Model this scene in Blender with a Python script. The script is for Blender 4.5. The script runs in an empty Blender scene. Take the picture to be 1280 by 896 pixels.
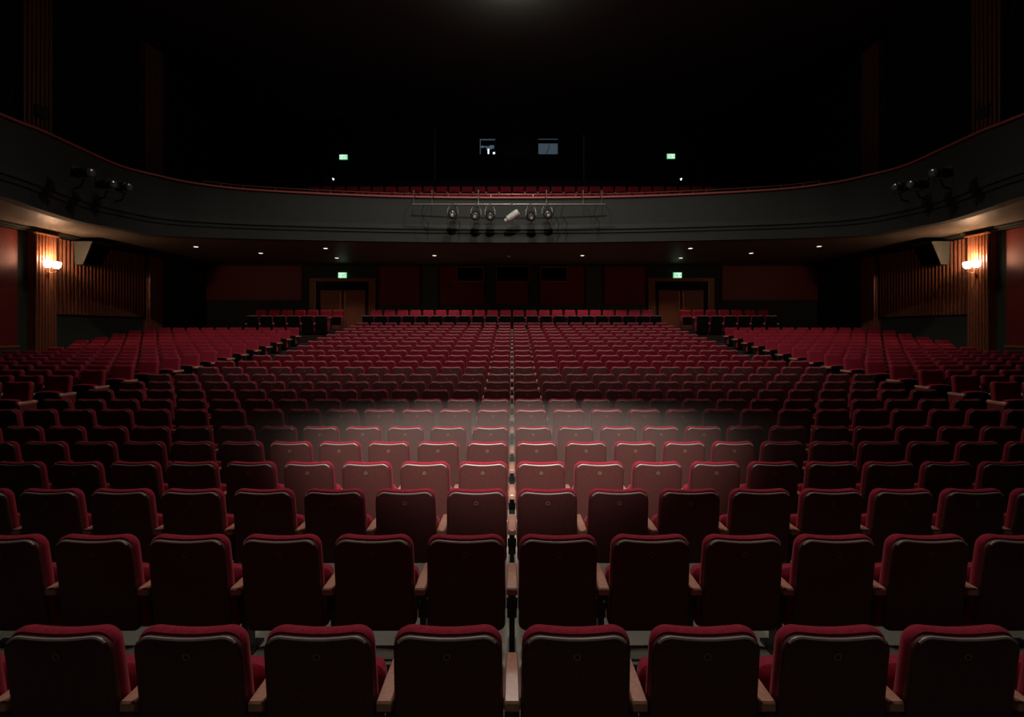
import bpy, math, random
import numpy as np
from mathutils import Vector, Matrix
random.seed(7)
sc = bpy.context.scene
COL = sc.collection
PI = math.pi
F = 643.0            # focal length in pixels of the 1280 wide frame
CAMZ = 2.1           # lens height above the front stalls floor

# ------------------------------------------------------------------ camera, world, exposure
cam_d = bpy.data.cameras.new('camera'); cam = bpy.data.objects.new('camera', cam_d); COL.objects.link(cam)
cam.location = (0, 0, CAMZ); cam.rotation_euler = (PI/2, 0, 0)
cam_d.sensor_width = 36; cam_d.lens = F/1280*36; cam_d.shift_y = -36/1280
cam_d.clip_start = .05; cam_d.clip_end = 200
sc.camera = cam
w = bpy.data.worlds.new('world'); sc.world = w; w.use_nodes = True
w.node_tree.nodes['Background'].inputs[0].default_value = (.5, .55, .5, 1)
w.node_tree.nodes['Background'].inputs[1].default_value = .0
sc.view_settings.view_transform = 'Standard'
try: sc.view_settings.look = 'None'
except Exception: pass
sc.view_settings.gamma = 1; sc.view_settings.exposure = 0
sc.view_settings.use_curve_mapping = False
sc.cycles.use_denoising = True
sc.cycles.max_bounces = 6

def light(name, kind, loc, energy, color=(1, 1, 1), target=None, size=.1, angle=60, blend=.5):
    l = bpy.data.lights.new(name, kind); l.energy = energy; l.color = color
    if kind == 'SPOT':
        l.spot_size = math.radians(angle); l.spot_blend = blend; l.shadow_soft_size = size
    elif kind == 'POINT': l.shadow_soft_size = size
    elif kind == 'AREA': l.shape = 'DISK'; l.size = size
    o = bpy.data.objects.new(name, l); COL.objects.link(o); o.location = loc
    if target is not None:
        o.rotation_euler = (Vector(target)-Vector(loc)).to_track_quat('-Z', 'Y').to_euler()
    return o

# house light hanging from the ceiling just above the frame, and the spotlight that makes the pool
light('house_lamp_light', 'SPOT', (0, 13.6, 11.9), 1250, (1, .93, .82), (0, 12.0, 0), .3, 156, 1)
light('ceiling_glow_light', 'POINT', (0, 16.6, 13.1), 70, (1, .95, .85), size=.1)
wash = light('stage_wash_light', 'SPOT', (0, 4.0, 12.9), 3200, (1, .94, .86), (0, 18.6, 1.0), .25, 64, 1)
wash.scale = (1.6, 1, 1)
light('stalls_lamp_light', 'SPOT', (0, 4.9, 10.6), 800, (1, .93, .84), (0, 3.6, 0), .3, 54, 1)
pool = light('pool_spot_light', 'SPOT', (0, -2.4, 9.8), 6800, (1, .95, .86), (0, 6.25, .7), .08, 19, .8)
pool.scale = (1.5, 1, 1)

# ------------------------------------------------------------------ materials
MATS = {}
def mat(name, col, rough=.6, metal=0, noise=0, nscale=30, spec=.5, sheen=0, sheen_tint=None, emit=None, estr=0, bump=0, coat=0):
    m = bpy.data.materials.new(name); m.use_nodes = True
    nt = m.node_tree; b = nt.nodes['Principled BSDF']
    b.inputs['Base Color'].default_value = (*col, 1); b.inputs['Roughness'].default_value = rough
    b.inputs['Metallic'].default_value = metal; b.inputs['Specular IOR Level'].default_value = spec
    b.inputs['Coat Weight'].default_value = coat; b.inputs['Coat Roughness'].default_value = .28
    if sheen:
        b.inputs['Sheen Weight'].default_value = sheen; b.inputs['Sheen Roughness'].default_value = .4
        b.inputs['Sheen Tint'].default_value = (*(sheen_tint or (1, 1, 1)), 1)
    if emit:
        b.inputs['Emission Color'].default_value = (*emit, 1); b.inputs['Emission Strength'].default_value = estr
    if noise or bump:
        tc = nt.nodes.new('ShaderNodeTexCoord'); n = nt.nodes.new('ShaderNodeTexNoise')
        n.inputs['Scale'].default_value = nscale; n.inputs['Detail'].default_value = 4
        nt.links.new(tc.outputs['Object'], n.inputs['Vector'])
        if noise:
            r = nt.nodes.new('ShaderNodeMapRange'); r.inputs[1].default_value = .3; r.inputs[2].default_value = .7
            r.inputs[3].default_value = 1-noise; r.inputs[4].default_value = 1+noise
            nt.links.new(n.outputs['Fac'], r.inputs[0])
            mx = nt.nodes.new('ShaderNodeVectorMath'); mx.operation = 'SCALE'
            mx.inputs[0].default_value = col; nt.links.new(r.outputs[0], mx.inputs['Scale'])
            nt.links.new(mx.outputs[0], b.inputs['Base Color'])
        if bump:
            bp = nt.nodes.new('ShaderNodeBump'); bp.inputs['Strength'].default_value = bump; bp.inputs['Distance'].default_value = .01
            nt.links.new(n.outputs['Fac'], bp.inputs['Height']); nt.links.new(bp.outputs[0], b.inputs['Normal'])
    MATS[name] = m
    return m
velvet = mat('red_velvet', (.37, .024, .048), .85, noise=.18, nscale=60, spec=.12, sheen=.22, sheen_tint=(1, .45, .5))
crimson = mat('crimson_back_cloth', (.20, .008, .02), .8, noise=.25, nscale=14, spec=.2, sheen=.1, sheen_tint=(1, .3, .4))
shell = mat('maroon_back_panel', (.125, .036, .033), .6, noise=.45, nscale=220, spec=.35)
trimm = mat('glossy_edge', (.46, .38, .35), .4, spec=.6)
plate = mat('number_plate', (.34, .22, .18), .5)
carpet = mat('dark_aisle_carpet', (.035, .02, .018), .95, noise=.3, nscale=40)
armwood = mat('polished_armrest_wood', (.60, .28, .20), .33, noise=.15, nscale=45, spec=.6, coat=.4)
black = mat('black_painted_metal', (.018, .018, .018), .4, spec=.5)
pan = mat('black_seat_pan', (.005, .0045, .0045), .8, spec=.08)
floorm = mat('painted_floor', (.30, .28, .23), .7, noise=.15, nscale=3)
fasc = mat('grey_green_plaster', (.029, .031, .026), .75, noise=.05, nscale=8)
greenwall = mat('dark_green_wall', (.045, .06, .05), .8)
dadom = mat('green_dado', (.06, .08, .06), .7)
redwall = mat('dark_red_panel', (.22, .022, .018), .55, noise=.08, nscale=4)
coping = mat('red_coping', (.42, .09, .08), .45)
soffm = mat('cream_soffit', (.15, .12, .095), .5, spec=.18, noise=.08, nscale=1.2)
slatm = mat('oiled_timber', (.27, .10, .055), .36, noise=.15, nscale=6)
doorm = mat('door_timber', (.30, .085, .04), .45, noise=.1, nscale=5)
framem = mat('door_frame_timber', (.38, .15, .06), .4)
brass = mat('brass_rail', (.55, .30, .2), .3, metal=.8)
steel = mat('bare_steel', (.25, .24, .22), .4, metal=.6)
pipem = mat('tan_pipe', (.5, .42, .3), .5)
blacksteel = mat('dull_rail_steel', (.06, .06, .055), .5, metal=.3)
ceilm = mat('charcoal_ceiling', (.10, .10, .09), .9)
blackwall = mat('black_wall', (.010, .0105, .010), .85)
greybox = mat('grey_speaker_case', (.06, .063, .055), .6)
lensm = mat('lens_glass', (.10, .10, .09), .1, spec=.8, coat=1)
lampin = mat('lamp_reflector', (.75, .72, .65), .35, metal=.3)
glass = mat('booth_glass', (.02, .03, .04), .08, spec=.6)
glass.node_tree.nodes['Principled BSDF'].inputs['Transmission Weight'].default_value = .95
bulb = mat('glowing_shade', (1, .85, .65), .5, emit=(1, .80, .55), estr=9)
downm = mat('downlight_glow', (1, 1, .95), .5, emit=(1, .93, .8), estr=1.6)
downoff = mat('downlight_dim', (.3, .25, .15), .5, emit=(1, .8, .5), estr=.06)
signg = mat('sign_green', (.02, .35, .12), .5, emit=(.03, .5, .14), estr=.35)
signw = mat('sign_white', (.8, 1, .85), .5, emit=(.66, 1, .76), estr=1.0)
boothl = mat('booth_room_glow', (.4, .5, .6), .7, emit=(.35, .5, .68), estr=.105)  # weak emission stands in for room light on the booth surfaces
boothw = mat('booth_worklight', (1, 1, 1), .5, emit=(.75, .88, 1), estr=1.3)
reflm = mat('dark_window_glass', (.004, .006, .012), .25, spec=.15)

# ------------------------------------------------------------------ mesh helpers
class MB:
    def __init__(s): s.v = []; s.f = []
    def add(s, vs, fs):
        n = len(s.v); s.v += [tuple(p) for p in vs]; s.f += [tuple(i+n for i in f) for f in fs]; return s
    def box(s, x0, x1, y0, y1, z0, z1, b=0):
        if x1 < x0: x0, x1 = x1, x0
        if y1 < y0: y0, y1 = y1, y0
        if z1 < z0: z0, z1 = z1, z0
        if b:
            o = [(x0+b, y0), (x1-b, y0), (x1, y0+b), (x1, y1-b), (x1-b, y1), (x0+b, y1), (x0, y1-b), (x0, y0+b)]
            c = ((x0+x1)/2, (y0+y1)/2)
            def sh(k): return [(c[0]+(p[0]-c[0])*(1-k*2*b/(x1-x0)), c[1]+(p[1]-c[1])*(1-k*2*b/(y1-y0))) for p in o]
            rings = [[(p[0], p[1], z) for p in sh(k)] for k, z in ((1, z0), (0, z0+b), (0, z1-b), (1, z1))]
            return s.loft(rings)
        return s.add([(x0, y0, z0), (x1, y0, z0), (x1, y1, z0), (x0, y1, z0), (x0, y0, z1), (x1, y0, z1), (x1, y1, z1), (x0, y1, z1)],
                     [(0, 3, 2, 1), (4, 5, 6, 7), (0, 1, 5, 4), (1, 2, 6, 5), (2, 3, 7, 6), (3, 0, 4, 7)])
    def loft(s, rings, caps=True, closed=True):
        n = len(rings[0]); vs = [p for r in rings for p in r]; fs = []
        for i in range(len(rings)-1):
            for j in range(n if closed else n-1):
                k = (j+1) % n
                fs.append((i*n+j, i*n+k, (i+1)*n+k, (i+1)*n+j))
        if caps and closed:
            fs.append(tuple(reversed(range(n)))); fs.append(tuple((len(rings)-1)*n+j for j in range(n)))
        return s.add(vs, fs)
    def tube(s, pts, r, n=8, caps=True):
        pts = [Vector(p) for p in pts]; rings = []
        rr = r if isinstance(r, (list, tuple)) else [r]*len(pts)
        for i, p in enumerate(pts):
            t = (pts[min(i+1, len(pts)-1)]-pts[max(i-1, 0)]).normalized()
            a = Vector((0, 0, 1)) if abs(t.z) < .9 else Vector((0, 1, 0))
            u = t.cross(a).normalized(); v = t.cross(u)
            rings.append([p+(u*math.cos(2*PI*k/n)+v*math.sin(2*PI*k/n))*rr[i] for k in range(n)])
        return s.loft(rings, caps)
    def build(s, name, m, parent=None, smooth=False, loc=None):
        me = bpy.data.meshes.new(name); me.from_pydata(s.v, [], s.f); me.materials.append(m)
        if smooth:
            me.polygons.foreach_set('use_smooth', [True]*len(me.polygons))
            try: me.set_sharp_from_angle(angle=math.radians(40))
            except Exception: pass
        me.validate()
        import bmesh
        bm = bmesh.new(); bm.from_mesh(me); bmesh.ops.recalc_face_normals(bm, faces=bm.faces[:]); bm.to_mesh(me); bm.free()
        o = bpy.data.objects.new(name, me); COL.objects.link(o)
        if parent: o.parent = parent
        if loc: o.location = loc
        return o
def tag(o, label=None, cat=None, group=None, kind=None):
    if label: o['label'] = label
    if cat: o['category'] = cat
    if group: o['group'] = group
    if kind: o['kind'] = kind
    return o
def empty(name, loc=(0, 0, 0), rz=0, label=None, cat=None, group=None):
    o = bpy.data.objects.new(name, None); COL.objects.link(o); o.location = loc; o.rotation_euler = (0, 0, rz)
    o.empty_display_size = .1
    return tag(o, label, cat, group)
def structure(mb, name, m, smooth=False): return tag(mb.build(name, m, None, smooth), kind='structure')
def copy_tree(o, parent=None):
    c = o.copy(); COL.objects.link(c)
    if parent: c.parent = parent
    for ch in list(o.children): copy_tree(ch, c)
    return c
def PX(px, d): return (px-640)/F*d
def PZ(py, d): return CAMZ+(412-py)/F*d

# ------------------------------------------------------------------ seat rows (depth, height of the seat tops)
RD = [2.215, 3.09, 4.03, 4.93, 5.83, 6.75, 7.6, 8.5, 9.4, 10.2, 11.0, 11.8, 12.5, 13.2, 13.9, 14.6, 15.35, 16.1, 16.9, 17.75, 18.6, 19.4, 20.2]
RY = [779, 670, 611, 576.5, 551, 531, 510.5, 498, 486, 476, 466.6, 457.8, 450.3, 443.2, 437, 431, 425.6, 421.3, 417.4, 413.5, 410.2, 406.8, 403]
RN = [5, 6, 8, 10, 12, 13, 14, 14, 14, 14, 14, 13, 13, 12, 11, 11, 11, 11, 11, 11, 11, 11, 11]
ST = .83     # seat height
CF = [PZ(y, d+.06)-ST for y, d in zip(RY, RD)]
for i in range(1, 6): CF[i] = 0.0
CF[0] = -.03; CF[1] = .025; CF[2] = .015
RD_B1, RD_B2 = 21.0, 22.45
FB1, FB2 = PZ(394, RD_B1)-ST, PZ(387.3, RD_B2)-ST
SD = [9.0+.8*j for j in range(15)]
def sideF(d): return CAMZ-ST+float(np.interp(d, [9, 10.3, 11.8, 14.2, 15.9, 17, 18.1, 19.1, 20.6], [-.90, -.83, -.745, -.62, -.47, -.34, -.21, -.06, .14]))
P = .56

# ------------------------------------------------------------------ floor: stepped rake, side platforms, back rows
mb = MB()
W = 14.7
prof = [(-3, -.03), (2.9, -.03), (2.9, .025), (3.92, .025), (3.92, .015), (4.85, .015), (4.85, 0)]
alld = RD[5:]
for i in range(6, len(RD)):
    yb = RD[i]-.12
    prof += [(yb, prof[-1][1]), (yb, CF[i])]
prof += [(RD_B1-.12, prof[-1][1]), (RD_B1-.12, FB1), (RD_B2-.75, FB1), (RD_B2-.75, FB2), (24.6, FB2)]
n = len(prof)
def strip(xa, xb, pr):
    n = len(pr)
    return MB().add([(xa, y, z) for y, z in pr]+[(xb, y, z) for y, z in pr]+[(xa, y, -1.2) for y, z in pr]+[(xb, y, -1.2) for y, z in pr],
       [(i, i+n, i+n+1, i+1) for i in range(n-1)]+[(i, i+1, i+1+2*n, i+2*n) for i in range(n-1)]+[(i+n, i+1+n, i+1+3*n, i+3*n) for i in range(n-1)])
cut = next(i for i, q in enumerate(prof) if q[0] > RD[11]-.13)
fr_, bk_ = prof[:cut+1], prof[cut:]
structure(strip(-7.95, 7.95, fr_), 'floor', floorm)
structure(strip(-5.9, 5.9, bk_), 'floor_rear', floorm)
for s, nm in ((-1, 'left'), (1, 'right')):
    structure(strip(s*(W+.3), s*7.95, fr_), 'floor_aisle_'+nm, carpet)
    structure(strip(s*(W+.3), s*5.9, bk_), 'floor_rear_aisle_'+nm, carpet)
for s in (-1, 1):
    mb = MB()
    x0, x1 = (8.2*s, (W+.25)*s)
    pr = []
    for j, d in enumerate(SD):
        f = sideF(d)
        pr += [(d-.68, f), (d+.12 if j == len(SD)-1 else SD[j+1]-.68, f)]
    m_ = len(pr)
    mb.add([(x0, y, z) for y, z in pr]+[(x1, y, z) for y, z in pr]+[(x0, y, -.6) for y, z in pr]+[(x1, y, -.6) for y, z in pr],
           [(i, i+m_, i+m_+1, i+1) for i in range(m_-1)]+[(i, i+1, i+1+2*m_, i+2*m_) for i in range(m_-1)]+[(0, 2*m_, 3*m_, m_)])
    structure(mb, 'floor_left' if s < 0 else 'floor_right', carpet)

# ------------------------------------------------------------------ room shell
for s, nm in ((-1, 'left'), (1, 'right')):
    structure(MB().box(s*(W+.3), s*W, -3, 28.3, -1.2, 5.4), 'wall_'+nm, greenwall)
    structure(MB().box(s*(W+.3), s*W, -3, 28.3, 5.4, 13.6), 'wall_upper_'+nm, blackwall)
BW = 24.5
structure(MB().box(-W, W, BW, BW+.3, -1.2, 5.23), 'wall_back', greenwall)
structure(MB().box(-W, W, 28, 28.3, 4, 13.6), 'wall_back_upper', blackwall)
structure(MB().box(-W-.3, W+.3, -3, 28.3, 13.6, 13.8), 'ceiling', ceilm)

# balcony fascia
half = [(0, 18.3, 4.67, 3.10), (4.5, 18.08, 4.67, 3.10), (8.66, 17.4, 4.70, 3.07), (10.35, 16.8, 4.76, 3.02), (11.2, 16.2, 4.84, 2.98), (11.62, 15.2, 4.83, 2.98),
        (11.75, 13.95, 4.91, 2.94), (11.6, 12.6, 4.88, 2.96), (11.5, 11.5, 4.81, 3.0), (11.45, 8, 4.8, 3.0), (11.45, 3, 4.8, 3.0), (11.45, -2.9, 4.8, 3.0)]
ctrl = [(-a, b, c, d) for a, b, c, d in half[::-1][:-1]]+half
def catmull(P_, per=6):
    out = []
    for i in range(len(P_)-1):
        p0, p1, p2, p3 = [np.array(P_[min(max(k, 0), len(P_)-1)], float) for k in (i-1, i, i+1, i+2)]
        for t in np.linspace(0, 1, per, endpoint=False):
            out.append(.5*((2*p1)+(-p0+p2)*t+(2*p0-5*p1+4*p2-p3)*t*t+(-p0+3*p1-3*p2+p3)*t**3))
    out.append(np.array(P_[-1], float)); return out
cur = catmull(ctrl)
nrm = []
for i in range(len(cur)):
    t = cur[min(i+1, len(cur)-1)][:2]-cur[max(i-1, 0)][:2]; t /= np.linalg.norm(t)
    nrm.append(np.array([t[1], -t[0]]))      # towards the stage and the middle of the room
def sweep(profile, rng=None, zoff=0):
    """profile: list of (offset towards the stage, fraction of height from the top, extra z); closed"""
    rings = []
    for i in (rng or range(len(cur))):
        c = cur[i]; n_ = nrm[i]; zt = c[2]+CAMZ; zb = c[3]+CAMZ
        rings.append([(c[0]+n_[0]*o, c[1]+n_[1]*o, zt+(zb-zt)*fr+e) for o, fr, e in profile])
    return MB().loft(rings)
bal = empty('balcony_front', (0, 18.3, 5.2), 0, 'curved grey-green balcony front with red coping spanning the whole hall', 'balcony')
def child(o, par):
    o.parent = par; o.matrix_parent_inverse = Matrix.Translation(-Vector(par.location)); return o
pf = [(0, .015, 0), (0, .60, 0), (.012, .605, 0), (.07, .70, 0), (.07, .715, 0), (.015, .722, 0), (.015, .75, 0), (.05, .775, 0), (.05, .79, 0), (.0, .797, 0), (.0, .985, 0), (.02, 1, 0), (-.3, 1, 0), (-.3, .015, 0)]
child(sweep(pf).build('fascia', fasc), bal)
child(sweep([(.07, 0, -.012), (.07, 0, .03), (.05, 0, .05), (-.3, 0, .05), (-.32, 0, .03), (-.32, 0, -.012)]).build('coping', coping, smooth=True), bal)
# handrail above the coping
ra = [i for i, c in enumerate(cur) if abs(c[0]) < 10.2 and c[1] > 14]
rail = MB().tube([(cur[i][0]-nrm[i][0]*.22, cur[i][1]-nrm[i][1]*.22, cur[i][2]+CAMZ+.2) for i in ra], .016, 6)
for k in range(ra[0], ra[-1]+1, 2):
    c = cur[k]; x, y = c[0]-nrm[k][0]*.22, c[1]-nrm[k][1]*.22
    rail.tube([(x, y, c[2]+CAMZ+.05), (x, y, c[2]+CAMZ+.2)], .012, 6)
child(rail.build('handrail', brass), bal)['label'] = 'thin brass handrail'
# soffit under the balcony
SOF = 3.12+CAMZ
bl = [(c[0]-n_[0]*.28, c[1]-n_[1]*.28) for c, n_ in zip(cur, nrm)]
mb = MB()
top = [(min(max(x, -W), W), y) for x, y in bl]
# strips out to the side walls and to the back wall
outer = []
for (x, y) in top:
    if abs(x) > 10.9: outer.append((math.copysign(W, x), y if y < 15 else 15+(y-15)*4.5))
    else: outer.append((x*1.35, 24.5))
outer = [(min(max(x, -W), W), min(y, 24.5)) for x, y in outer]
for zz, flip in ((SOF, 0), (SOF+.25, 1)):
    k = len(top)
    mb.add([(x, y, zz) for x, y in top]+[(x, y, zz) for x, y in outer], [(i, i+1, i+1+k, i+k) for i in range(k-1)])
tag(mb.build('ceiling_balcony_soffit', soffm), kind='structure')
structure(MB().box(-W, -10.9, 20, 24.5, SOF+.01, SOF+.2).box(10.9, W, 20, 24.5, SOF+.01, SOF+.2), 'ceiling_soffit_corner', soffm)
# wall cornices
for s, nm in ((-1, 'left'), (1, 'right')):
    structure(MB().box(s*(W-.12), s*W, -2.9, BW, CAMZ+2.98, CAMZ+3.10, 0).box(s*(W-.2), s*W, -2.9, BW, CAMZ+3.05, CAMZ+3.11), 'trim_%s' % nm, fasc)
structure(MB().box(-W+.2, W-.2, BW-.1, BW, CAMZ+3.03, CAMZ+3.11), 'trim_back', fasc)
# balcony raked floor
prb = []
z = 6.55; y = 18.62
for k, (yy, zz) in enumerate([(19.6, 6.2), (20.6, 6.5), (21.6, 7.0), (22.6, 7.55), (23.6, 8.15), (24.6, 8.75), (25.6, 9.3)]):
    prb += [(yy-.75, zz), (yy+.25, zz)]
prb[-1] = (28, 9.3)
k = len(prb)
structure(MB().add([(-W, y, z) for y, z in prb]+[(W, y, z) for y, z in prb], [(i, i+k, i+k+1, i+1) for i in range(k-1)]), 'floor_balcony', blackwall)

# ------------------------------------------------------------------ side wall dressing
def fluted(x_in, y0, y1, z0, z1, s, pitch=.1, depth=.05):
    """ribbed timber face on a wall at |x| = W; the ribs point into the room"""
    mb = MB(); nr = max(2, round((y1-y0)/pitch)); pts = []
    for i in range(nr):
        a = y0+(y1-y0)*i/nr; b = y0+(y1-y0)*(i+1)/nr; q = (b-a)
        pts += [(x_in+depth, a), (x_in+depth, a+q*.22), (x_in+depth*.15, a+q*.34), (x_in, a+q*.5), (x_in, a+q*.72), (x_in+depth*.15, a+q*.88)]
    pts += [(x_in+depth, y1)]
    k = len(pts)
    P0 = [(s*p[0], p[1], z0) for p in pts]; P1 = [(x, y, z1) for x, y, z in P0]
    mb.add(P0+P1, [(i, i+1, i+1+k, i+k) for i in range(k-1)])
    return mb
for s, nm in ((-1, 'left'), (1, 'right')):
    # nearest red panel with dado beneath
    pn = empty('wall_panel', (s*W, 13.4, CAMZ), 0, 'plain dark red wall panel above a green dado, nearest on the %s wall' % nm, 'wall panel')
    child(MB().box(s*(W-.04), s*W, 5, 15.25, CAMZ-.46, CAMZ+2.95).build('panel', redwall), pn)
    child(MB().box(s*(W-.07), s*W, 5, 15.3, CAMZ-.52, CAMZ-.46).build('rail', framem), pn)
    child(MB().box(s*(W-.03), s*W, 5, 15.3, CAMZ-1.4, CAMZ-.52).build('dado', dadom), pn)
    # pillar with fluted timber face, lower
    pl = empty('pillar', (s*W, 16, CAMZ-1.4), 0, 'fluted timber pillar carrying the lit sconce on the %s wall' % nm, 'pillar')
    child(MB().box(s*(W-.19), s*W, 15.6, 16.35, sideF(16)-.1, CAMZ+2.96).build('core', slatm), pl)
    child(fluted(W-.25, 15.6, 16.35, sideF(16)-.1, CAMZ+2.93, s, .107, .06).build('fluting', slatm, smooth=True), pl)
    child(MB().box(s*(W-.3), s*W, 15.56, 16.39, CAMZ+2.93, CAMZ+2.97).build('capital', framem), pl)
    # slatted panelling
    sp = empty('slatted_panelling', (s*W, 18.4, CAMZ+.5), 0, 'vertical timber slat panelling beside the sconce pillar on the %s wall' % nm, 'panelling')
    child(MB().box(s*(W-.05), s*(W-.004), 16.4, 20.4, CAMZ+.5, CAMZ+2.93).build('backing', slatm), sp)
    child(fluted(W-.13, 16.4, 20.4, CAMZ+.5, CAMZ+2.93, s, .15, .08).build('slats', slatm, smooth=True), sp)
    p2 = empty('pillar', (s*W, 20.9, CAMZ-1), 0, 'unlit dark timber pillar at the rear end of the %s wall panelling' % nm, 'pillar')
    child(MB().box(s*(W-.2), s*W, 20.5, 21.3, sideF(20.3)-.1, CAMZ+2.96).build('core', slatm), p2)
    child(fluted(W-.26, 20.5, 21.3, sideF(20.3)-.1, CAMZ+2.93, s, .11, .06).build('fluting', slatm, smooth=True), p2)
    # upper pillars above the balcony front
    for (a, b, zz, lab) in ((15.2, 16.2, 9.5, 'dark fluted pillar above the balcony at the %s edge of the photo' % nm), (20.3, 21.3, 7.9, 'dim fluted pillar above the balcony, farther back on the %s' % nm)):
        u = empty('pillar', (s*W, (a+b)/2, CAMZ+3.5), 0, lab, 'pillar')
        child(MB().box(s*(W-.19), s*W, a, b, SOF+.26, 13.5).build('core', slatm), u)
        child(fluted(W-.25, a, b, SOF+.26, 13.5, s, .14, .06).build('fluting', slatm, smooth=True), u)
    tag(MB().box(s*(W-.31), s*(W-.26), 15.55, 15.95, PZ(147, 15.75), PZ(133, 15.75)).build('sign_plate', greybox),
        'small grey plate on the upper pillar at the %s edge' % nm, 'sign')
    # wedge loudspeaker
    lx = W-.13
    sk = empty('loudspeaker', (s*lx, 17.6, CAMZ+2.5), 0, 'wedge-shaped grey loudspeaker mounted high on the %s wall beside the sconce' % nm, 'loudspeaker')
    v = [(0, 17.1, 2.94), (.62, 17.1, 2.94), (.62, 17.95, 2.94), (0, 17.95, 2.94), (0, 17.15, 2.18), (.26, 17.15, 2.18), (.26, 17.9, 2.18), (0, 17.9, 2.18)]
    child(MB().add([(s*(lx-a), b, CAMZ+c) for a, b, c in v], [(0, 1, 2, 3), (7, 6, 5, 4), (0, 4, 5, 1), (1, 5, 6, 2), (2, 6, 7, 3), (3, 7, 4, 0)]).build('case', greybox), sk)
    g = [(.60, 17.14, 2.90), (.60, 17.91, 2.90), (.28, 17.86, 2.22), (.28, 17.19, 2.22)]
    child(MB().add([(s*(lx-a-.025), b, CAMZ+c-.01) for a, b, c in g], [(0, 1, 2, 3)]).build('grille', pan), sk)
    child(MB().box(s*(lx+.0), s*(lx-.1), 17.45, 17.55, CAMZ+2.94, CAMZ+3.0).build('bracket', black), sk)
    # sconce
    sx, sy, sz = s*(W-.25), 16.0, PZ(331, 15.9)
    so = empty('wall_sconce', (sx, sy, sz), 0, 'lit two-shade wall sconce glowing on the %s fluted pillar' % nm, 'wall lamp')
    child(MB().box(sx, sx-s*.03, sy-.06, sy+.06, sz-.3, sz-.05, .008).build('backplate', brass), so)
    for q in (-1, 1):
        ey = sy+q*.15
        child(MB().tube([(sx-s*.03, sy, sz-.2), (sx-s*.10, sy+q*.06, sz-.23), (sx-s*.15, ey, sz-.17), (sx-s*.15, ey, sz-.1)], .012, 8).build('arm', brass, smooth=True), so)
        child(MB().tube([(sx-s*.15, ey, sz-.12), (sx-s*.15, ey, sz-.09)], [.03, .045], 12).build('cup', brass, smooth=True), so)
        child(MB().tube([(sx-s*.15, ey, sz-.09), (sx-s*.15, ey, sz-.03), (sx-s*.15, ey, sz+.07), (sx-s*.15, ey, sz+.12)], [.05, .10, .125, .11], 16).build('shade', bulb, smooth=True), so)
    light('sconce_light', 'POINT', (sx-s*.17, sy, sz+.21), 64, (1, .60, .34), size=.05)

# ------------------------------------------------------------------ back wall dressing
def B(px): return PX(px, BW)
def BZ(py): return PZ(py, BW)
def framed_panel(x0, x1, y0, y1, label, win=None, m=redwall):
    e = empty('wall_panel', ((B(x0)+B(x1))/2, BW, BZ(y1)), 0, label, 'wall panel')
    child(MB().box(B(x0), B(x1), BW-.05, BW, BZ(y1), BZ(y0)).build('panel', m), e)
    f = MB()
    a, b, c, d = B(x0), B(x1), BZ(y1), BZ(y0)
    t = .05
    f.box(a, b, BW-.08, BW-.05, c, c+t).box(a, b, BW-.08, BW-.05, d-t, d).box(a, a+t, BW-.08, BW-.05, c+t, d-t).box(b-t, b, BW-.08, BW-.05, c+t, d-t)
    child(f.build('moulding', m), e)
    if win:
        a, b, c, d = B(win[0]), B(win[1]), BZ(win[3]), BZ(win[2])
        w_ = child(MB().box(a, b, BW-.11, BW-.08, c-.05, c).box(a, b, BW-.11, BW-.08, d, d+.04).box(a-.04, a, BW-.11, BW-.08, c-.05, d+.04).box(b, b+.04, BW-.11, BW-.08, c-.05, d+.04).build('window_frame', framem), e)
        g = MB().box(a, b, BW-.10, BW-.085, c, d).build('pane', reflm); g.parent = w_
    return e
for s, nm in ((-1, 'left'), (1, 'right')):
    def m_(a, b): return (a, b) if s < 0 else (1280-b, 1280-a)
    framed_panel(*m_(257, 378), 326, 375, 'wide dark red framed wall panel in the %s rear corner' % nm)
    framed_panel(*m_(474, 525), 333, 381, 'narrow dark red wall panel just inside the %s exit door' % nm)
    framed_panel(*m_(550, 605), 333, 381, 'red rear wall panel with a dark window, %s of the centre one' % nm, (*m_(572, 604), 335, 351))
    # pilaster between
    a, b = m_(528, 548)
    tag(MB().box(B(a), B(b), BW-.12, BW-.004, FB2, CAMZ+3.02).build('pilaster', dadom), 'green pilaster on the rear wall, %s of the middle windows' % nm, 'pilaster')
    # double door
    dr = empty('double_door', (s*7.98, BW, FB2), 0, 'brown timber double exit door under the %s lower exit sign' % nm, 'door')
    x0, x1 = s*9.58, s*6.46
    if x1 < x0: x0, x1 = x1, x0
    zt = BZ(352)
    f = MB().box(x0, x0+.28, BW-.16, BW, FB2, zt).box(x1-.28, x1, BW-.16, BW, FB2, zt).box(x0, x1, BW-.16, BW, zt, zt+.16)
    child(f.build('door_frame', doorm), dr)
    child(MB().box(x0+.26, x0+.31, BW-.19, BW-.16, FB2, zt).box(x1-.31, x1-.26, BW-.19, BW-.16, FB2, zt).build('architrave', framem), dr)
    xm = (x0+x1)/2
    child(MB().box(x0+.28, x1-.28, BW-.05, BW, zt-.42, zt).build('transom', reflm), dr)
    for q in (-1, 1):
        l0, l1 = (x0+.5, xm-.03) if q < 0 else (xm+.03, x1-.5)
        lf = child(MB().box(l0, l1, BW-.10, BW, FB2, zt-.42).build('door_leaf', doorm), dr)
        hx = l1-.08 if q < 0 else l0+.08
        h = MB().box(hx-.035, hx+.035, BW-.13, BW-.10, FB2+.1, zt-.5).build('push_plate', brass); h.parent = lf
framed_panel(620, 660, 351, 381, 'small dark red panel in the middle of the rear wall below the window')
wn = empty('viewing_window', (B(641), BW, BZ(351)), 0, 'wide dark viewing window in the middle of the rear wall', 'window')
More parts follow.
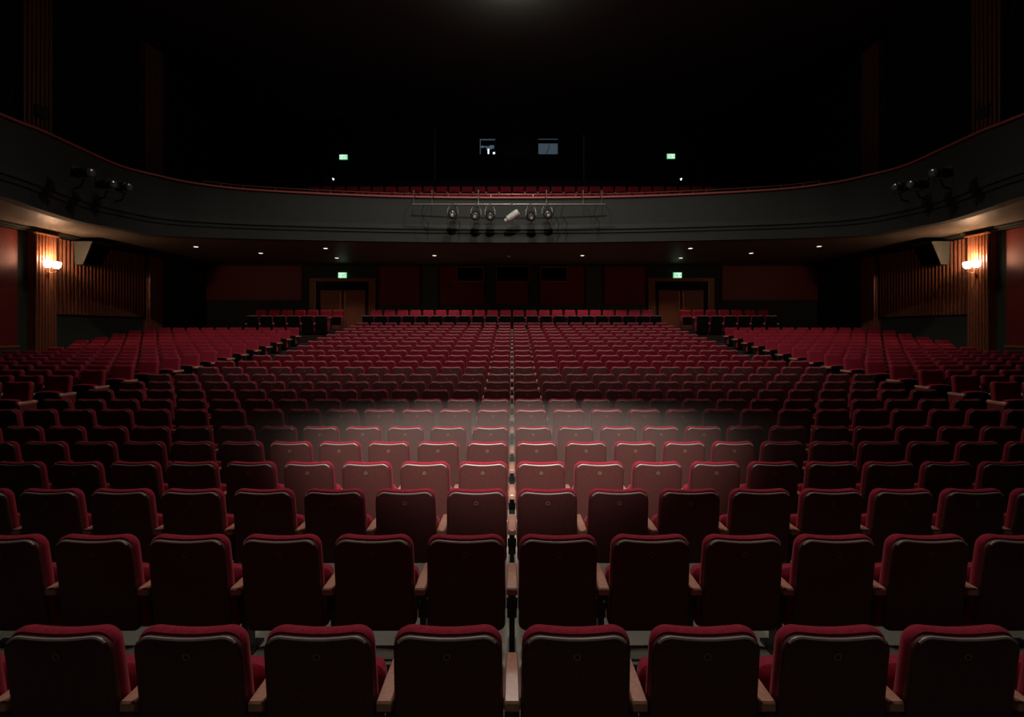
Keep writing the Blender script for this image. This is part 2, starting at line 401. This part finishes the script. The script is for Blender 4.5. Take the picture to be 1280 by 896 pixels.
child(MB().box(B(621), B(661), BW-.03, BW-.01, BZ(351), BZ(333)).build('pane', reflm), wn)
child(MB().box(B(620), B(662), BW-.06, BW, BZ(352), BZ(351)).box(B(620), B(662), BW-.06, BW, BZ(333), BZ(332)).box(B(620), B(621), BW-.06, BW, BZ(351), BZ(333)).box(B(661), B(662), BW-.06, BW, BZ(351), BZ(333)).build('window_frame', framem), wn)
structure(MB().box(-6.4, 6.4, BW-.02, BW, FB2, BZ(382)), 'baseboard_back', dadom)
for px, nm in ((562, 'left'), (600, 'right')):
    tag(MB().box(B(px)-.035, B(px)+.035, BW-.14, BW-.08, BZ(361), BZ(354), .01).build('wall_lamp', greybox), 'small pale upright wall fitting, %s one of two on the red rear panel' % nm, 'wall fitting')

# ------------------------------------------------------------------ exit signs
def exit_sign(cx, y, cz, w_, h_, label, s):
    e = empty('exit_sign', (cx, y, cz), 0, label, 'exit sign', 'green running-man exit signs')
    child(MB().box(cx-w_/2, cx+w_/2, y-.06, y, cz-h_/2, cz+h_/2, .01).build('sign_box', signg), e)
    fc = MB().box(cx-w_*.45, cx+w_*.45, y-.064, y-.06, cz-h_*.42, cz+h_*.42)
    child(fc.build('lit_face', signw), e)
    g = MB()
    def bar(x0, z0, x1, z1, t=.012):
        a = Vector((x0, z0)); b = Vector((x1, z1)); u = (b-a).normalized(); n_ = Vector((-u.y, u.x))*t
        q = [a+n_, b+n_, b-n_, a-n_]
        g.add([(cx+p.x*w_*s*-1, y-.066, cz+p.y*h_) for p in q]+[(cx+p.x*w_*s*-1, y-.070, cz+p.y*h_) for p in q], [(0, 1, 2, 3), (7, 6, 5, 4), (0, 4, 5, 1), (1, 5, 6, 2), (2, 6, 7, 3), (3, 7, 4, 0)])
    bar(.08, .12, .02, -.08, .035); bar(.02, -.08, .10, -.20, .02); bar(.10, -.20, .06, -.34, .02); bar(.02, -.08, -.07, -.18, .02); bar(-.07, -.18, -.13, -.14, .02)
    bar(.08, .1, .17, .02, .016); bar(.08, .1, -.02, .04, .016); bar(.085, .24, .105, .27, .035)
    bar(-.38, 0, -.18, 0, .022); bar(-.38, 0, -.30, .16, .022); bar(-.38, 0, -.30, -.16, .022)
    bar(.26, -.34, .26, .34, .02); bar(.26, .34, .38, .34, .02); bar(.38, .34, .38, -.34, .02)
    child(g.build('pictogram', signg), e)
exit_sign(B(430), BW-.17, BZ(344.5), .42, .28, 'small lit green exit sign above the left rear double door', -1)
exit_sign(B(845), BW-.17, BZ(344.5), .42, .28, 'small lit green exit sign above the right rear double door', 1)
exit_sign(PX(429, 27.9), 27.99, PZ(196, 27.9), .46, .29, 'small lit green exit sign in the dark above the balcony, left', -1)
exit_sign(PX(839, 27.9), 27.99, PZ(195, 27.9), .46, .29, 'small lit green exit sign in the dark above the balcony, right', 1)

# ------------------------------------------------------------------ downlights in the soffit
dl = [(245, 308, 'leftmost'), (326, 316, 'second from left'), (407, 310, 'left, nearer the balcony edge'), (421, 322, 'left, above the exit door'), (543, 319, 'just left of centre'),
      (728, 319, 'just right of centre'), (851, 322, 'right, above the exit door'), (863, 310, 'right, nearer the balcony edge'), (939, 316, 'second from right'), (1024, 307.5, 'rightmost')]
for px, py, wh in dl+[(636, 320, None)]:
    d = 3.12*F/(412-py); x = PX(px, d)
    e = empty('downlight', (x, d, SOF), 0, 'small recessed downlight in the balcony soffit, %s' % wh if wh else 'dim unlit recessed downlight at the centre of the balcony soffit', 'ceiling light', 'downlights under the balcony')
    rim = [];
    for r, zz in ((.075, -.001), (.085, -.016), (.115, -.012), (.12, -.001)):
        rim.append([(x+r*math.cos(a*PI/10), d+r*math.sin(a*PI/10), SOF+zz) for a in range(20)])
    child(MB().loft(rim, caps=False).build('rim', steel, smooth=True), e)
    child(MB().tube([(x, d, SOF-.002), (x, d, SOF-.02)], .075, 20).build('diffuser', downm if wh else downoff), e)
    if wh:
        light('downlight_light', 'SPOT', (x, d, SOF-.05), 100 if abs(px-640) < 232 and py > 315 else 24, (1, .86, .72), (x, d-.1, 0), .05, 108 if abs(px-640) < 232 and py > 315 else 84, .7)

# ------------------------------------------------------------------ projection booth in the upper wall
def booth(x0, x1, y0, y1, label, lit):
    d = 27.98
    a, b, c, z1 = PX(x0, d), PX(x1, d), PZ(y1, d), PZ(y0, d)
    e = empty('booth_window', ((a+b)/2, d, c), 0, label, 'booth window')
    t = .03
    child(MB().box(a-t, b+t, d-.05, d, c-t, c).box(a-t, b+t, d-.05, d, z1, z1+t).box(a-t, a, d-.05, d, c, z1).box(b, b+t, d-.05, d, c, z1).build('window_frame', greybox), e)
    return e, a, b, c, z1, d
e, a, b, c, z1, d = booth(600, 619, 174, 193, 'small blue-lit booth window above the balcony, left one with bright lamp', 1)
child(MB().box(a, b, d-.012, d, c, c+(z1-c)*.92).build('room_backdrop', reflm), e)
child(MB().box(a, b, d-.02, d-.012, c+(z1-c)*.93, z1).box(a+.01, b-.05, d-.02, d-.012, c+(z1-c)*.46, c+(z1-c)*.55).box(a+.3, b-.2, d-.02, d-.012, c+(z1-c)*.25, c+(z1-c)*.45).build('lit_ceiling', boothl), e)
child(MB().box(a+.42, a+.5, d-.03, d-.02, c+.02, c+.3).box(b-.12, b-.01, d-.03, d-.02, c+.0, c+.12).build('work_lamp', boothw), e)
child(MB().box(a+.05, a+.36, d-.035, d-.022, c, c+.32, .005).box(a+.54, b-.16, d-.035, d-.022, c, c+.26, .005).build('projector_silhouette', pan), e)
child(MB().box(a, a+.04, d-.03, d-.02, c, z1).box(a+.05, a+.2, d-.02, d-.012, c+.34, c+.46).box(b-.3, b-.06, d-.02, d-.012, c+.3, c+.5).build('blue_glow_patches', boothl), e)  # glowing strip and blocks paint the room's blue light on frame edge and interior
e, a, b, c, z1, d = booth(673, 697, 174, 193, 'small blue-lit booth window above the balcony, right one with half blind', 1)
child(MB().box(a, b, d-.012, d, c, c+(z1-c)*.66).build('lit_room', boothl), e)
child(MB().box(a, b, d-.03, d, c+(z1-c)*.70, z1).build('blind', pan), e)
child(MB().box(a, b, d-.035, d-.03, c+(z1-c)*.66, c+(z1-c)*.70).box(a, b, d-.035, d-.03, z1-.03, z1).build('blind_rail', boothl), e)
child(MB().tube([(a+.42, d-.02, c), (a+.55, d-.02, c+.3), (a+.6, d-.02, c+.52)], .015, 6).build('cable', pan), e)
e, a, b, c, z1, d = booth(632, 662, 181, 193, 'dark middle booth window between the two blue-lit ones', 0)
child(MB().box(a, b, d-.012, d, c, z1).build('pane', reflm), e)
for px, y1, nm in ((543.5, 160, 'left'), (730, 168, 'right')):
    x = PX(px, 27.8)
    tag(MB().tube([(x, 27.85, 9.3), (x, 27.85, PZ(y1, 27.85))], .022, 8).build('wall_pipe', pipem, smooth=True), 'thin vertical pipe on the dark upper wall, %s of the booth windows' % nm, 'pipe')
for s, nm, px in ((-1, 'left', 417), (1, 'right', 851)):
    x = PX(px, 26.2)
    tag(MB().tube([(x, 26.1, PZ(224, 26.2)), (x, 26.2, PZ(224, 26.2))], .04, 12).tube([(x, 26.17, 9.3), (x, 26.17, PZ(224, 26.2)-.03)], .012, 6).build('step_light', boothw), 'tiny white step light in the dark balcony aisle, %s' % nm, 'step light')
    tag(MB().tube([(s*8.75, 24.3, 8.75), (s*8.75, 24.3, 9.85), (s*8.9, 24.3, 9.98), (s*9.6, 24.3, 10.05), (s*9.6, 24.3, 8.75)], .02, 8).build('stair_rail', blacksteel, smooth=True), 'dim metal stair rail on the dark balcony, %s side' % nm, 'rail')

# ------------------------------------------------------------------ stage lamps
pipe_y, pipe_z = 17.62, PZ(255.5, 17.62)
lb = empty('lighting_bar', (0, pipe_y, pipe_z), 0, 'steel lighting bar hung along the middle of the balcony front', 'lighting bar')
child(MB().tube([(PX(515, pipe_y), pipe_y, pipe_z), (PX(757, pipe_y), pipe_y, pipe_z)], .03, 10).build('pipe', steel, smooth=True), lb)
def fy(x): return float(np.interp(x, [c_[0] for c_ in cur if c_[1] > 15.3], [c_[1] for c_ in cur if c_[1] > 15.3]))
for px in (517, 540, 598, 683, 729, 752):
    x = PX(px, pipe_y)
    child(MB().tube([(x, pipe_y, pipe_z), (x, pipe_y, 4.67+CAMZ+.1), (x, fy(x)+.02, 4.67+CAMZ+.1)], .016, 6).build('hanger', steel), lb)
def cable(pts, label):
    c_ = catmull([(*p, 0) for p in pts], 5)
    tag(MB().tube([q[:3] for q in c_], .012, 5).build('cable', black, smooth=True), label, 'cable')
for px, ps in ((531, (0, -.35, .25)), (571, (0, -.3, .2)), (706, (0, -.2, .1)), (696, (0, -.45, .2)), (747, (0, -.35, .15))):
    x = PX(px, pipe_y)
    cable([(x, pipe_y-.02, pipe_z+.02), (x-.12, pipe_y+.1, pipe_z-.35), (x+.08, pipe_y+.15, pipe_z-.6), (x+.02, pipe_y+.35, pipe_z-1.0)],
          'black cable drooping from the lighting bar at %s' % {531: 'its left end', 571: 'the leftmost lamp', 706: 'the right of the lamps', 696: 'the rightmost lamp', 747: 'its right end'}[px])
def par(px, py, yaw, tilt, label, r=.15, pale=False):
    d = pipe_y-.02; x = PX(px, d); z = PZ(py, d)
    e = empty('stage_lamp', (x, d, z), 0, label, 'stage lamp', 'round stage lamps on the central lighting bar')
    A = Vector((math.sin(yaw)*math.cos(tilt), -math.cos(yaw)*math.cos(tilt), math.sin(tilt)))
    C_ = Vector((x, d, z)); U0 = Vector((-.4 if px < 640 else .6, 0, -.8))
    body = steel if pale else black
    child(MB().tube([C_-A*.22, C_-A*.16, C_-A*.02, C_+A*.16, C_+A*.17, C_+A*.19], [r*.45, r*.8, r*.86, r*.9, r*1.08, r*1.08], 20).build('barrel', body, smooth=True), e)
    child(MB().tube([C_+A*.19, C_+A*.215, C_+A*.222], [r*.8, r*.62, r*.2], 20).build('lens', lensm, smooth=True), e)
    child(MB().tube([C_+A*.222+U0*.03, C_+A*.232+U0*.03], [r*.34, r*.30], 12).build('reflector', lampin), e)
    child(MB().tube([C_+A*.188, C_+A*.20], [r*1.0, r*.99], 24, caps=False).build('rim', steel, smooth=True), e)
    U = A.cross(Vector((0, 0, 1))); U = U.normalized() if U.length > .1 else Vector((1, 0, 0))
    rr = r*1.15
    top_ = Vector((x, pipe_y, pipe_z-.03))
    child(MB().tube([C_-U*rr, C_-U*rr+Vector((0, 0, .14)), top_-U*rr*.6, top_+U*rr*.6, C_+U*rr+Vector((0, 0, .14)), C_+U*rr], .012, 6).build('yoke', steel), e)
    child(MB().box(x-.035, x+.035, pipe_y-.04, pipe_y+.04, pipe_z-.06, pipe_z+.045, .005).build('clamp', black), e)
    child(MB().tube([C_-A*.22, C_-A*.3+Vector((.03, 0, -.08)), C_-A*.1+Vector((.05, .12, -.3))], .01, 5).build('lead', black), e)
par(566, 267, .05, -.35, 'square-framed stage lamp, leftmost on the central lighting bar')
par(595, 268.5, -.1, -.4, 'black round stage lamp, second from the left on the lighting bar')
par(612.5, 268.5, .12, -.5, 'black round stage lamp, third from the left on the lighting bar')
par(663.5, 269, 0, -.55, 'black round stage lamp just right of the pale tilted one')
par(684, 267, .05, -.35, 'pale-rimmed stage lamp, rightmost on the central lighting bar')
# pale tilted flood in the middle
d = pipe_y-.05; x, z = PX(640, d), PZ(270.5, d)
e = empty('stage_lamp', (x, d, z), 0, 'pale bare-metal stage lamp tilted sideways in the middle of the lighting bar', 'stage lamp', 'round stage lamps on the central lighting bar')
A = Vector((math.cos(.55), -.25, math.sin(.55))).normalized(); C_ = Vector((x, d, z))
alum = mat('pale_aluminium', (.75, .72, .66), .45, metal=.3, noise=.25, nscale=14)
child(MB().tube([C_-A*.30, C_-A*.28, C_-A*.18, C_-A*.16, C_+A*.2, C_+A*.26, C_+A*.28], [.05, .07, .075, .12, .13, .12, .09], 18).build('barrel', alum, smooth=True), e)
child(MB().tube([C_+A*.28, C_+A*.29], [.09, .08], 18).build('lens', lensm), e)
child(MB().tube([C_+Vector((.0, .13, 0)), C_+Vector((0, .13, .2)), Vector((x, pipe_y, pipe_z-.03))], .014, 6).build('yoke', steel), e)
child(MB().box(x-.035, x+.035, pipe_y-.04, pipe_y+.04, pipe_z-.06, pipe_z+.045, .005).build('clamp', black), e)
# profile lamps on the curved sides
def profile_lamp(px, py, d, s, ln, label):
    x = PX(px, d); z = PZ(py, d)
    e = empty('profile_lamp', (x, d, z), 0, label, 'stage lamp', 'long black stage lamps on the balcony sides')
    A = Vector((-s*.96, -.34, -.10)).normalized(); C_ = Vector((x, d, z))
    child(MB().tube([C_-A*ln*.5, C_-A*ln*.42, C_+A*ln*.2, C_+A*ln*.22, C_+A*ln*.5], [.09, .12, .12, .10, .115], 16).build('barrel', black, smooth=True), e)
    child(MB().tube([C_+A*ln*.5, C_+A*(ln*.5+.012), C_+A*(ln*.5+.03)], [.085, .08, .03], 16).build('lens', lensm, smooth=True), e)
    U = A.cross(Vector((0, 0, 1))).normalized(); V = U.cross(A)
    q = C_-A*ln*.5
    pts = [q+U*.12+V*.16, q-U*.12+V*.16, q-U*.12-V*.13, q+U*.12-V*.13]
    child(MB().add([p for p in pts]+[p-A*.03 for p in pts], [(0, 1, 2, 3), (7, 6, 5, 4), (0, 4, 5, 1), (1, 5, 6, 2), (2, 6, 7, 3), (3, 7, 4, 0)]).build('end_plate', black), e)
    W_ = Vector((s*.25, .12, 0))
    child(MB().tube([C_-U*.14, C_-U*.14-Vector((0, 0, .18)), C_+U*.14-Vector((0, 0, .18)), C_+U*.14], .014, 6).build('yoke', black), e)
    child(MB().tube([C_-Vector((0, 0, .18)), C_-Vector((0, 0, .36))-A*.1, C_-Vector((0, 0, .40))+Vector((s*.30, .05, 0))], .03, 6).build('bracket', black), e)
for s, nm in ((-1, 'left'), (1, 'right')):
    def mp(p): return p if s < 0 else 1280-p
    profile_lamp(mp(105), 215.5, 12.9, s, .56, 'long black stage lamp, outermost of three on the %s balcony side' % nm)
    profile_lamp(mp(134), 230, 13.7, s, .52, 'long black stage lamp, middle of three on the %s balcony side' % nm)
    profile_lamp(mp(156), 233.5, 14.4, s, .40, 'shorter black stage lamp, innermost of three on the %s balcony side' % nm)

# ------------------------------------------------------------------ theatre seat (sitter faces +y, top of the back at y = 0)
TILT = .14
def outline(zb, zt, wb, wt, r, ins=0, sag=.012, n=5):
    """rounded outline in x, z: straight sides, softly dipped top edge"""
    pts = []
    zb += ins; zt -= ins; wb -= ins; wt -= ins; r = max(r-ins*.6, .01); rb = r*.8
    def arc(cx, cz, r_, a0, a1):
        return [(cx+r_*math.cos(a0+(a1-a0)*k/n), cz+r_*math.sin(a0+(a1-a0)*k/n)) for k in range(n+1)]
    pts += arc(wb-rb, zb+rb, rb, -PI/2, 0)
    pts += arc(wt-r, zt-r, r, 0, PI/2)
    m = 5
    for k in range(1, m):
        t = k/m; x = (wt-r)*(1-2*t); pts.append((x, zt-sag*math.sin(PI*t)))
    pts += arc(-wt+r, zt-r, r, PI/2, PI)
    pts += arc(-wb+rb, zb+rb, rb, PI, 3*PI/2)
    return pts
def tl(y, z): return y+TILT*(ST-z)
def back_loft(layers, zb, zt, wb, wt, r, dy=None):
    rings = []
    for y, ins in layers:
        rings.append([(x, tl(y+(dy(x, z) if dy else 0), z), z) for x, z in outline(zb, zt, wb, wt, r, ins)])
    return MB().loft(rings)
def seat_parts(back_mat):
    parts = []
    parts.append(('backrest', back_loft([(.012, .03), (.013, .008), (.028, 0), (.05, .0), (.07, .008), (.082, .026), (.086, .06)], .30, ST, .2425, .236, .072), velvet, None))
    parts.append(('back_panel', back_loft([(.013, .0), (-.006, .0), (-.014, .006), (-.017, .016)], .22, ST-.018, .239, .231, .068), back_mat, None))
    ol = outline(.22, ST-.018, .234, .225, .066, .004)
    tp = [p for p in ol if p[1] > ST-.018-.034]
    parts.append(('edge_trim', MB().tube([(x, tl(-.010, z), z+.001) for x, z in tp], .0068, 6), trimm, None))
    zc = ST-.105; rings = []
    for r, dy in ((.016, -.0170), (.016, -.0215), (.010, -.0215), (.010, -.0180)):
        rings.append([(r*math.cos(k*PI/8), tl(dy, zc), zc+r*math.sin(k*PI/8)) for k in range(16)])
    parts.append(('number_plate', MB().loft(rings, caps=False), plate, None))
    # tip-up seat cushion, folded up: its black pan faces the row ahead
    ca, sa = math.cos(math.radians(87)), math.sin(math.radians(87))
    def fp(u, t): return (.185+u*ca+t*sa, .17+u*sa-t*ca)
    rings = []
    for t, ins in ((-.0, .05), (.006, .02), (.03, .0), (.085, 0), (.11, .01), (.118, .03)):
        ring = []
        for (x, u) in outline(0, .37, .226, .232, .05, ins, sag=-.015):
            y_, z_ = fp(u, t); ring.append((x, y_, z_))
        rings.append(ring)
    parts.append(('seat_cushion', MB().loft(rings), velvet, None))
    rings = []
    for t, ins in ((.117, .022), (.128, .022), (.136, .04)):
        rings.append([(x, *fp(u, t)) for x, u in outline(0, .37, .224, .230, .05, ins, sag=-.015)])
    parts.append(('seat_pan', MB().loft(rings), pan, None))
    return parts
def arm_parts(xc):
    a = MB(); rings = []
    for y, hw, zt in ((.028, .030, .498), (.036, .0345, .506), (.20, .033, .508), (.375, .029, .506), (.385, .025, .498)):
        rings.append([(xc-hw, y, .465), (xc+hw, y, .465), (xc+hw, y, zt-.008), (xc+hw-.006, y, zt), (xc-hw+.006, y, zt), (xc-hw, y, zt-.008)])
    a.loft(rings)
    st = MB().box(xc-.018, xc+.018, .14, .24, .02, .465).box(xc-.028, xc+.028, .06, .34, 0, .022).box(xc-.022, xc+.022, .08, .33, .42, .465)
    br = MB()
    for s in (-1, 1):
        br.tube([(xc+s*.012, .2, .28), (xc+s*.022, .18, .31), (xc+s*.027, .14, .33), (xc+s*.027, .12, .40)], .008, 6)
    br.box(xc-.03, xc+.03, .15, .23, .26, .33)
    return [('armrest', a, armwood, None), ('stanchion', st, black, None), ('bracket', br, black, None)]
endm = mat('end_panel_red', (.22, .03, .035), .5)
def end_panel_mb(xc): return MB().box(xc-.034, xc+.034, .045, .37, .05, .462, .006)
def make_seat(arms, back_mat, endp=0):
    e = empty('theatre_seat'); made = {}
    if endp: end_panel_mb(endp*.28).build('end_panel', endm, e)
    for nm, mb_, m_, _ in seat_parts(back_mat)+[q for a in arms for q in arm_parts(a)]:
        o = mb_.build(nm, m_, made.get({'edge_trim': 'back_panel', 'number_plate': 'back_panel', 'seat_pan': 'seat_cushion', 'bracket': 'stanchion'}.get(nm), e), smooth=True)
        made[nm] = o
        if nm == 'back_panel' and back_mat is crimson: o['label'] = 'crimson cloth back'
    return e

# every seat of the hall: (distance, x, z, rotation, arms, variant, label, group)
NTH = ['first', 'second', 'third', 'fourth', 'fifth', 'sixth', 'seventh', 'eighth', 'ninth', 'tenth', 'eleventh', 'twelfth', 'thirteenth', 'fourteenth', 'fifteenth', 'sixteenth']
seats = []
for i, d in enumerate(RD):
    v = 1 if i >= 12 else 0
    for k in range(RN[i]):
        for s in (-1, 1):
            x = s*(k+.5)*P
            arms = (s*.28,) if not (k == 0 and s < 0) else (-.28, .28)
            row = 'nearest row' if i == 0 else '%s row from camera' % NTH[i] if i < 16 else 'far row'
            lab = 'maroon theatre seat seen from behind, %s, %s seat %s of centre' % (row, NTH[k], 'left' if s < 0 else 'right')
            seats.append((d, x, d, CF[i], 0, arms, v, lab, 'rows of maroon theatre seats seen from behind'))
for j, d in enumerate(SD):
    for s in (-1, 1):
        for k in range(11):
            x = s*(8.58+k*P)
            if abs(x) > 14.4 or abs(x) > d*1.0+.25: continue
            if 15.2 < d < 17 and abs(x) > 14.1: continue
            # rotated seats: local +x is world -x; the aisle-end seat carries both arms, the others the outer one
            arms = (-.28, .28) if k == 0 else ((-.28,) if s > 0 else (.28,))
            end = 'aisle end seat' if k == 0 else '%s from aisle' % NTH[k]
            lab = 'red velvet theatre seat facing camera, %s block, %s row from front, %s' % ('left' if s < 0 else 'right', NTH[j], end)
            seats.append((d, x, d, sideF(d), PI, arms, 0, lab, 'side block seats facing the camera'))
for k in range(11):
    for s in (-1, 1):
        seats.append((RD_B1, s*(k+.5)*P, RD_B1, FB1, 0, (s*.28,), 2, '', ''))
        seats.append((RD_B2, s*(k+.5)*P, RD_B2, FB2, PI, (-s*.28,), 0, '', ''))
for k in range(7):
    for s in (-1, 1):
        if k < 6: seats.append((RD_B1, s*(7.8+k*P), RD_B1, FB1, 0, (s*.28,), 2, '', ''))
        seats.append((RD_B2, s*(7.55+k*P), RD_B2, FB2, PI, (-s*.28,), 0, '', ''))
for yy, zz, n_ in ((19.6, 6.2, 14), (20.6, 6.5, 14), (21.6, 7.0, 15), (22.6, 7.55, 16)):
    for k in range(n_):
        for s in (-1, 1):
            seats.append((yy+6, s*(k+.5)*P, yy, zz, PI, (-s*.28,), 0, '', ''))
seats.sort(key=lambda q: q[0])
protos = {}
def proto(arms, v, endp):
    key = (arms, v, endp)
    if key not in protos: protos[key] = make_seat(arms, [shell, crimson, pan][v], endp); return protos[key], True
    return protos[key], False
rest = []
for n_, q in enumerate(seats):
    d, x, y, z, rz, arms, v, lab, grp = q
    endp = 0
    if 'aisle end' in lab: endp = -1 if x < 0 else 1
    if n_ < 300 and lab:
        o, fresh = proto(arms, v, endp)
        if not fresh: o = copy_tree(o)
        o.location = (x, y, z); o.rotation_euler = (0, 0, rz)
        tag(o, lab, 'theatre seat', grp)
    else: rest.append(q)
# the seats beyond the nearest three hundred: one object
cache = {}
def arr(arms, v):
    key = (arms, v)
    if key not in cache:
        vs = []; loops = []; starts = []; tot = []; mi = []; off = 0
        for nm, mb_, m_, _ in seat_parts([shell, crimson, pan][v])+[t for a in arms for t in arm_parts(a)]:
            if nm in ('number_plate', 'bracket'): continue
            k = MATS_IDX[m_.name]
            vs += mb_.v
            for f in mb_.f:
                tot.append(len(f)); loops += [i+off for i in f]; mi.append(k)
            off += len(mb_.v)
        cache[key] = (np.array(vs), np.array(loops), np.array(tot), np.array(mi))
    return cache[key]
rest_mats = [velvet, crimson, shell, trimm, armwood, black, pan]
MATS_IDX = {m_.name: i for i, m_ in enumerate(rest_mats)}
VS, LP, TT, MI = [], [], [], []; off = 0
for q in rest:
    _, x, y, z, rz, arms, v, _, _ = q
    a_v, a_l, a_t, a_m = arr(arms, v)
    c_ = math.cos(rz)
    V_ = a_v*np.array([c_, c_, 1])+np.array([x, y, z])
    VS.append(V_); LP.append(a_l+off); TT.append(a_t); MI.append(a_m); off += len(a_v)
VS = np.concatenate(VS); LP = np.concatenate(LP); TT = np.concatenate(TT); MI = np.concatenate(MI)
me = bpy.data.meshes.new('distant_theatre_seats')
me.vertices.add(len(VS)); me.vertices.foreach_set('co', VS.ravel())
me.loops.add(len(LP)); me.loops.foreach_set('vertex_index', LP.astype(np.int32))
me.polygons.add(len(TT)); me.polygons.foreach_set('loop_start', np.concatenate([[0], np.cumsum(TT)[:-1]]).astype(np.int32))
me.polygons.foreach_set('material_index', MI.astype(np.int32)); me.polygons.foreach_set('use_smooth', np.ones(len(TT), bool))
for m_ in rest_mats: me.materials.append(m_)
me.update(calc_edges=True)
try: me.set_sharp_from_angle(angle=math.radians(40))
except Exception: pass
o = bpy.data.objects.new('distant_theatre_seats', me); COL.objects.link(o)
tag(o, 'remaining red theatre seats in the far rows, at the back and on the balcony', 'theatre seats', kind='stuff')

# ------------------------------------------------------------------ added haze volume that greys the light over the spotlit rows
hz = bpy.data.materials.new('added_haze'); hz.use_nodes = True
nt = hz.node_tree; nt.nodes.clear()
out = nt.nodes.new('ShaderNodeOutputMaterial'); vs_ = nt.nodes.new('ShaderNodeVolumeScatter')
vs_.inputs['Color'].default_value = (.93, .95, .88, 1); vs_.inputs['Anisotropy'].default_value = .1
tc = nt.nodes.new('ShaderNodeTexCoord'); sx_ = nt.nodes.new('ShaderNodeSeparateXYZ'); nt.links.new(tc.outputs['Object'], sx_.inputs[0])
def rng(sock, a, b, c, d):
    r = nt.nodes.new('ShaderNodeMapRange'); r.interpolation_type = 'SMOOTHSTEP'
    for k, v_ in zip((1, 2, 3, 4), (a, b, c, d)): r.inputs[k].default_value = v_
    nt.links.new(sock, r.inputs[0]); return r.outputs[0]
ab = nt.nodes.new('ShaderNodeMath'); ab.operation = 'ABSOLUTE'; nt.links.new(sx_.outputs[0], ab.inputs[0])
mm = nt.nodes.new('ShaderNodeMath'); mm.operation = 'MULTIPLY'
nt.links.new(rng(ab.outputs[0], .8, 4.2, .26, 0), mm.inputs[0]); nt.links.new(rng(sx_.outputs[1], 5.2, 7.2, .12, 1), mm.inputs[1])  # thins sideways and towards the camera to shape the grey pool
nt.links.new(mm.outputs[0], vs_.inputs['Density']); nt.links.new(vs_.outputs[0], out.inputs['Volume'])
ho = MB().box(-4.6, 4.6, 5.25, 8.4, .02, .97).build('added_pool_haze', hz)
tag(ho, 'added thin haze greying the light over the spotlit rows', 'haze', kind='stuff')
